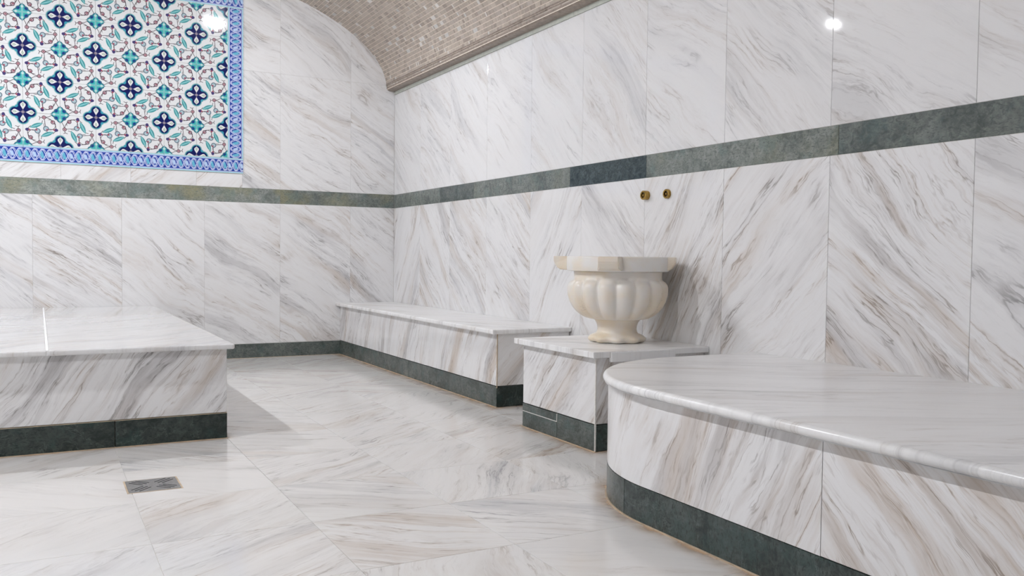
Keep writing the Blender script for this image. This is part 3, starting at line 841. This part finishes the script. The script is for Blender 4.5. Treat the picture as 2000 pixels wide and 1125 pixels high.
# stem and scalloped foot
foot = [(0.120, 0.0, 0.020), (0.138, 0.004, 0.020), (0.146, 0.014, 0.018), (0.144, 0.024, 0.015), (0.132, 0.033, 0.008), (0.118, 0.039, 0.004), (0.104, 0.043, 0.001), (0.0985, 0.050, 0), (0.0955, 0.062, 0), (0.0965, 0.078, 0), (0.102, 0.094, 0), (0.110, 0.106, 0), (0.118, 0.116, 0), (0.118, 0.124, 0)]
lathe('foot', foot, wavy, M_CREAM, cream=0.75, vein_seed=2.0)
bowl = [(0.105, 0.114, 0.004), (0.134, 0.113, 0.009), (0.156, 0.119, 0.014), (0.180, 0.131, 0.017), (0.203, 0.149, 0.020), (0.222, 0.172, 0.021), (0.236, 0.198, 0.021), (0.245, 0.228, 0.021), (0.2475, 0.255, 0.022), (0.2465, 0.270, 0.022), (0.243, 0.282, 0.027), (0.235, 0.292, 0.024), (0.224, 0.300, 0.012), (0.216, 0.304, 0), (0.214, 0.318, 0), (0.215, 0.340, 0),
        (0.215, 0.345, 0), (0.195, 0.345, 0), (0.19, 0.30, 0), (0.17, 0.24, 0), (0.12, 0.19, 0), (0.04, 0.172, 0)]
lathe('bowl', bowl, lobes, M_CREAM, seg=192, cream=0.55, vein_seed=5.0)
RZ0, RZ1 = 0.345, 0.416
rim = [(0.205, RZ0, 0), (0.240, RZ0, 0), (0.247, RZ0 + 0.003, 0), (0.250, RZ0 + 0.010, 0), (0.250, RZ1 - 0.006, 0), (0.248, RZ1 - 0.002, 0), (0.244, RZ1, 0), (0.205, RZ1, 0), (0.200, RZ1 - 0.004, 0), (0.198, RZ0 + 0.01, 0)]
def ring_lathe(name, prof, mat, seg=96, **props):
    bm = bmesh.new()
    R_ = [[bm.verts.new((r * math.cos(2 * PI * k / seg), r * math.sin(2 * PI * k / seg), z)) for k in range(seg)] for r, z, _ in prof]
    n = len(R_)
    for i in range(n):
        p, q = R_[i], R_[(i + 1) % n]
        for k in range(seg): bm.faces.new((p[k], p[(k + 1) % seg], q[(k + 1) % seg], q[k]))
    bmesh.ops.recalc_face_normals(bm, faces=bm.faces)
    me = mesh_of(bm, name, mat, True)
    o = link(bpy.data.objects.new(name, me), bs)
    md = o.modifiers.new('edge', 'EDGE_SPLIT'); md.split_angle = math.radians(40)
    for k, v in props.items(): o[k] = v
    return o
rim_o = ring_lathe('rim', rim, M_CREAM, cream=0.15, vein_seed=9.0)
def lug_mesh():
    """block that stands out of the rim, its underside cut away towards the tip; local +x points outward"""
    bm = bmesh.new()
    prof = [(0.215, RZ0 + 0.004), (0.252, RZ0 + 0.004), (0.276, RZ0 + 0.006), (0.294, RZ0 + 0.016), (0.307, RZ0 + 0.036), (0.312, RZ0 + 0.048), (0.312, RZ1 - 0.003), (0.309, RZ1 - 0.0005), (0.215, RZ1 - 0.0005)]
    a = [bm.verts.new((x, -0.058 + (0.010 if x > 0.28 else 0), z)) for x, z in prof]; b_ = [bm.verts.new((x, 0.058 - (0.010 if x > 0.28 else 0), z)) for x, z in prof]
    n = len(prof)
    for k in range(n): bm.faces.new((a[k], a[(k + 1) % n], b_[(k + 1) % n], b_[k]))
    bm.faces.new(a[::-1]); bm.faces.new(b_)
    bmesh.ops.recalc_face_normals(bm, faces=bm.faces)
    bmesh.ops.bevel(bm, geom=[e for e in bm.edges if e.calc_face_angle(0) > 0.9 and max(v.co.x for v in e.verts) > 0.25], offset=0.004, segments=2, affect='EDGES')
    return mesh_of(bm, 'lug', M_CREAM)
lm = lug_mesh()
LA = math.atan2(-0.721, -0.688)
for k in range(4):
    a = LA + k * PI / 2
    o = link(bpy.data.objects.new('lug', lm), rim_o); o.rotation_euler = (0, 0, a)
    if k in (1, 2): 
        o.scale = (0.90, 1, 1)
    o['cream'] = 0.85; o['vein_seed'] = float(k)

# ------------------------------------------------------------------ brass outlets
def cyl(name, r, l, mat, parent, x, hole=None, seg=24, prof=None):
    bm = bmesh.new()
    prof = prof or [(0.0001, 0), (r, 0), (r, l - 0.002), (r - 0.002, l), (0.0001, l)]
    rings = [[bm.verts.new((-d, rr * math.cos(2 * PI * k / seg), rr * math.sin(2 * PI * k / seg))) for k in range(seg)] for rr, d in prof]
    for p, q in zip(rings, rings[1:]):
        for k in range(seg): bm.faces.new((p[k], p[(k + 1) % seg], q[(k + 1) % seg], q[k]))
    bmesh.ops.recalc_face_normals(bm, faces=bm.faces)
    me = mesh_of(bm, name, mat)
    o = link(bpy.data.objects.new(name, me), parent); o.location = (x, 0, 0)
    md = o.modifiers.new('edge', 'EDGE_SPLIT'); md.split_angle = 0.6
    for p in me.polygons: p.use_smooth = True
    return o
for (yy, zz, lab, ln) in ((-3.640, 1.179, 'brass pipe outlet nearer the room corner on marble wall above basin', 0.030), (-3.808, 1.177, 'brass pipe outlet farther from the room corner on marble wall above basin', 0.016)):
    w = thing('water_outlet', lab, 'pipe outlet', (0, yy, zz), 'brass outlets above the basin')
    cyl('sleeve', 0.0235, ln, M_BRASS, w, 0, prof=[(0.0001, 0), (0.0235, 0), (0.0235, ln - 0.002), (0.0215, ln), (0.016, ln), (0.0145, ln - 0.002), (0.0145, ln - 0.010), (0.0001, ln - 0.010)])
    cyl('bore', 0.014, 0.002, M_DARK, w, -(ln - 0.0098))
    cyl('spindle', 0.006, 0.008, M_BRASS, w, -(ln - 0.0095), seg=8)

# ------------------------------------------------------------------ floor drain
DX, DY, DW = -2.397, -3.846, 0.176
dr = thing('floor_drain', 'square steel floor drain with diagonal slots in front of the platform', 'drain', (DX, DY, 0))
box_obj('grout_edge', dr, (DX - DW / 2 - 0.006, DY - DW / 2 - 0.006, -0.004), (DX + DW / 2 + 0.006, DY + DW / 2 + 0.006, 0.0006), M_AMBER)
plate = box_obj('plate', dr, (DX - DW / 2, DY - DW / 2, -0.003), (DX + DW / 2, DY + DW / 2, 0.0016), M_STEEL, 0.001, 1)
for qx, qy in ((1, 1), (-1, 1), (-1, -1), (1, -1)):
    for k in range(3):
        ln = 0.066 - 0.006 * abs(k - 1)
        cx, cy = qx * 0.043, qy * 0.043
        an = math.atan2(qy, qx)
        off = (k - 1) * 0.017
        px, py = cx - math.sin(an) * off, cy + math.cos(an) * off
        o = box_obj('slot', dr, (-ln / 2, -0.0017, -0.001), (ln / 2, 0.0017, 0.0019), M_SLOT)
        o.parent = plate; o.matrix_local = Matrix.Translation((px, py, 0.0016)) @ Matrix.Rotation(an, 4, 'Z')

# ------------------------------------------------------------------ lamps in the vault
def lamp(x, y, rd, lab):
    z = ZS + BR * math.sqrt(1 - ((x - XC) / AR) ** 2)
    l = thing('ceiling_lamp', lab, 'lamp', (x, y, z), 'round lamps set in the vault')
    nx, nz = (x - XC) / AR ** 2, (z - ZS) / BR ** 2
    tilt = math.atan2(nx, nz)
    def part(name, prof, mat):
        bm = bmesh.new(); seg = 20
        rings = [[bm.verts.new((r * math.cos(2 * PI * k / seg), r * math.sin(2 * PI * k / seg), zz)) for k in range(seg)] for r, zz in prof]
        for p, q in zip(rings, rings[1:]):
            for k in range(seg): bm.faces.new((p[k], p[(k + 1) % seg], q[(k + 1) % seg], q[k]))
        bm.faces.new(rings[-1])
        bmesh.ops.recalc_face_normals(bm, faces=bm.faces)
        o = link(bpy.data.objects.new(name, mesh_of(bm, name, mat, True)), l); o.rotation_euler = (0, tilt, 0)
    part('trim_ring', [(rd + 0.037, 0.02), (rd + 0.037, -0.02), (rd + 0.032, -0.026), (rd + 0.007, -0.028), (rd + 0.002, -0.02)], M_TRIM)
    part('dome', [(rd, -0.022)] + [(rd * math.cos(a), -0.024 - rd * 0.5 * math.sin(a)) for a in [PI / 2 * k / 6 for k in range(1, 6)]] + [(0.006, -0.024 - rd * 0.5)], M_GLOW if rd > 0.05 else M_SPOT)
lamp(*LAMPS[0], 'lit wide dome lamp in the vault nearest the painted tile panel')
lamp(*LAMPS[1], 'small lit spot lamp in the vault closest to the end wall')
lamp(*LAMPS[2], 'small lit spot lamp in the vault above the front of the low platform')
lamp(*LAMPS[3], 'small lit spot lamp in the vault beside the viewer on the platform side')
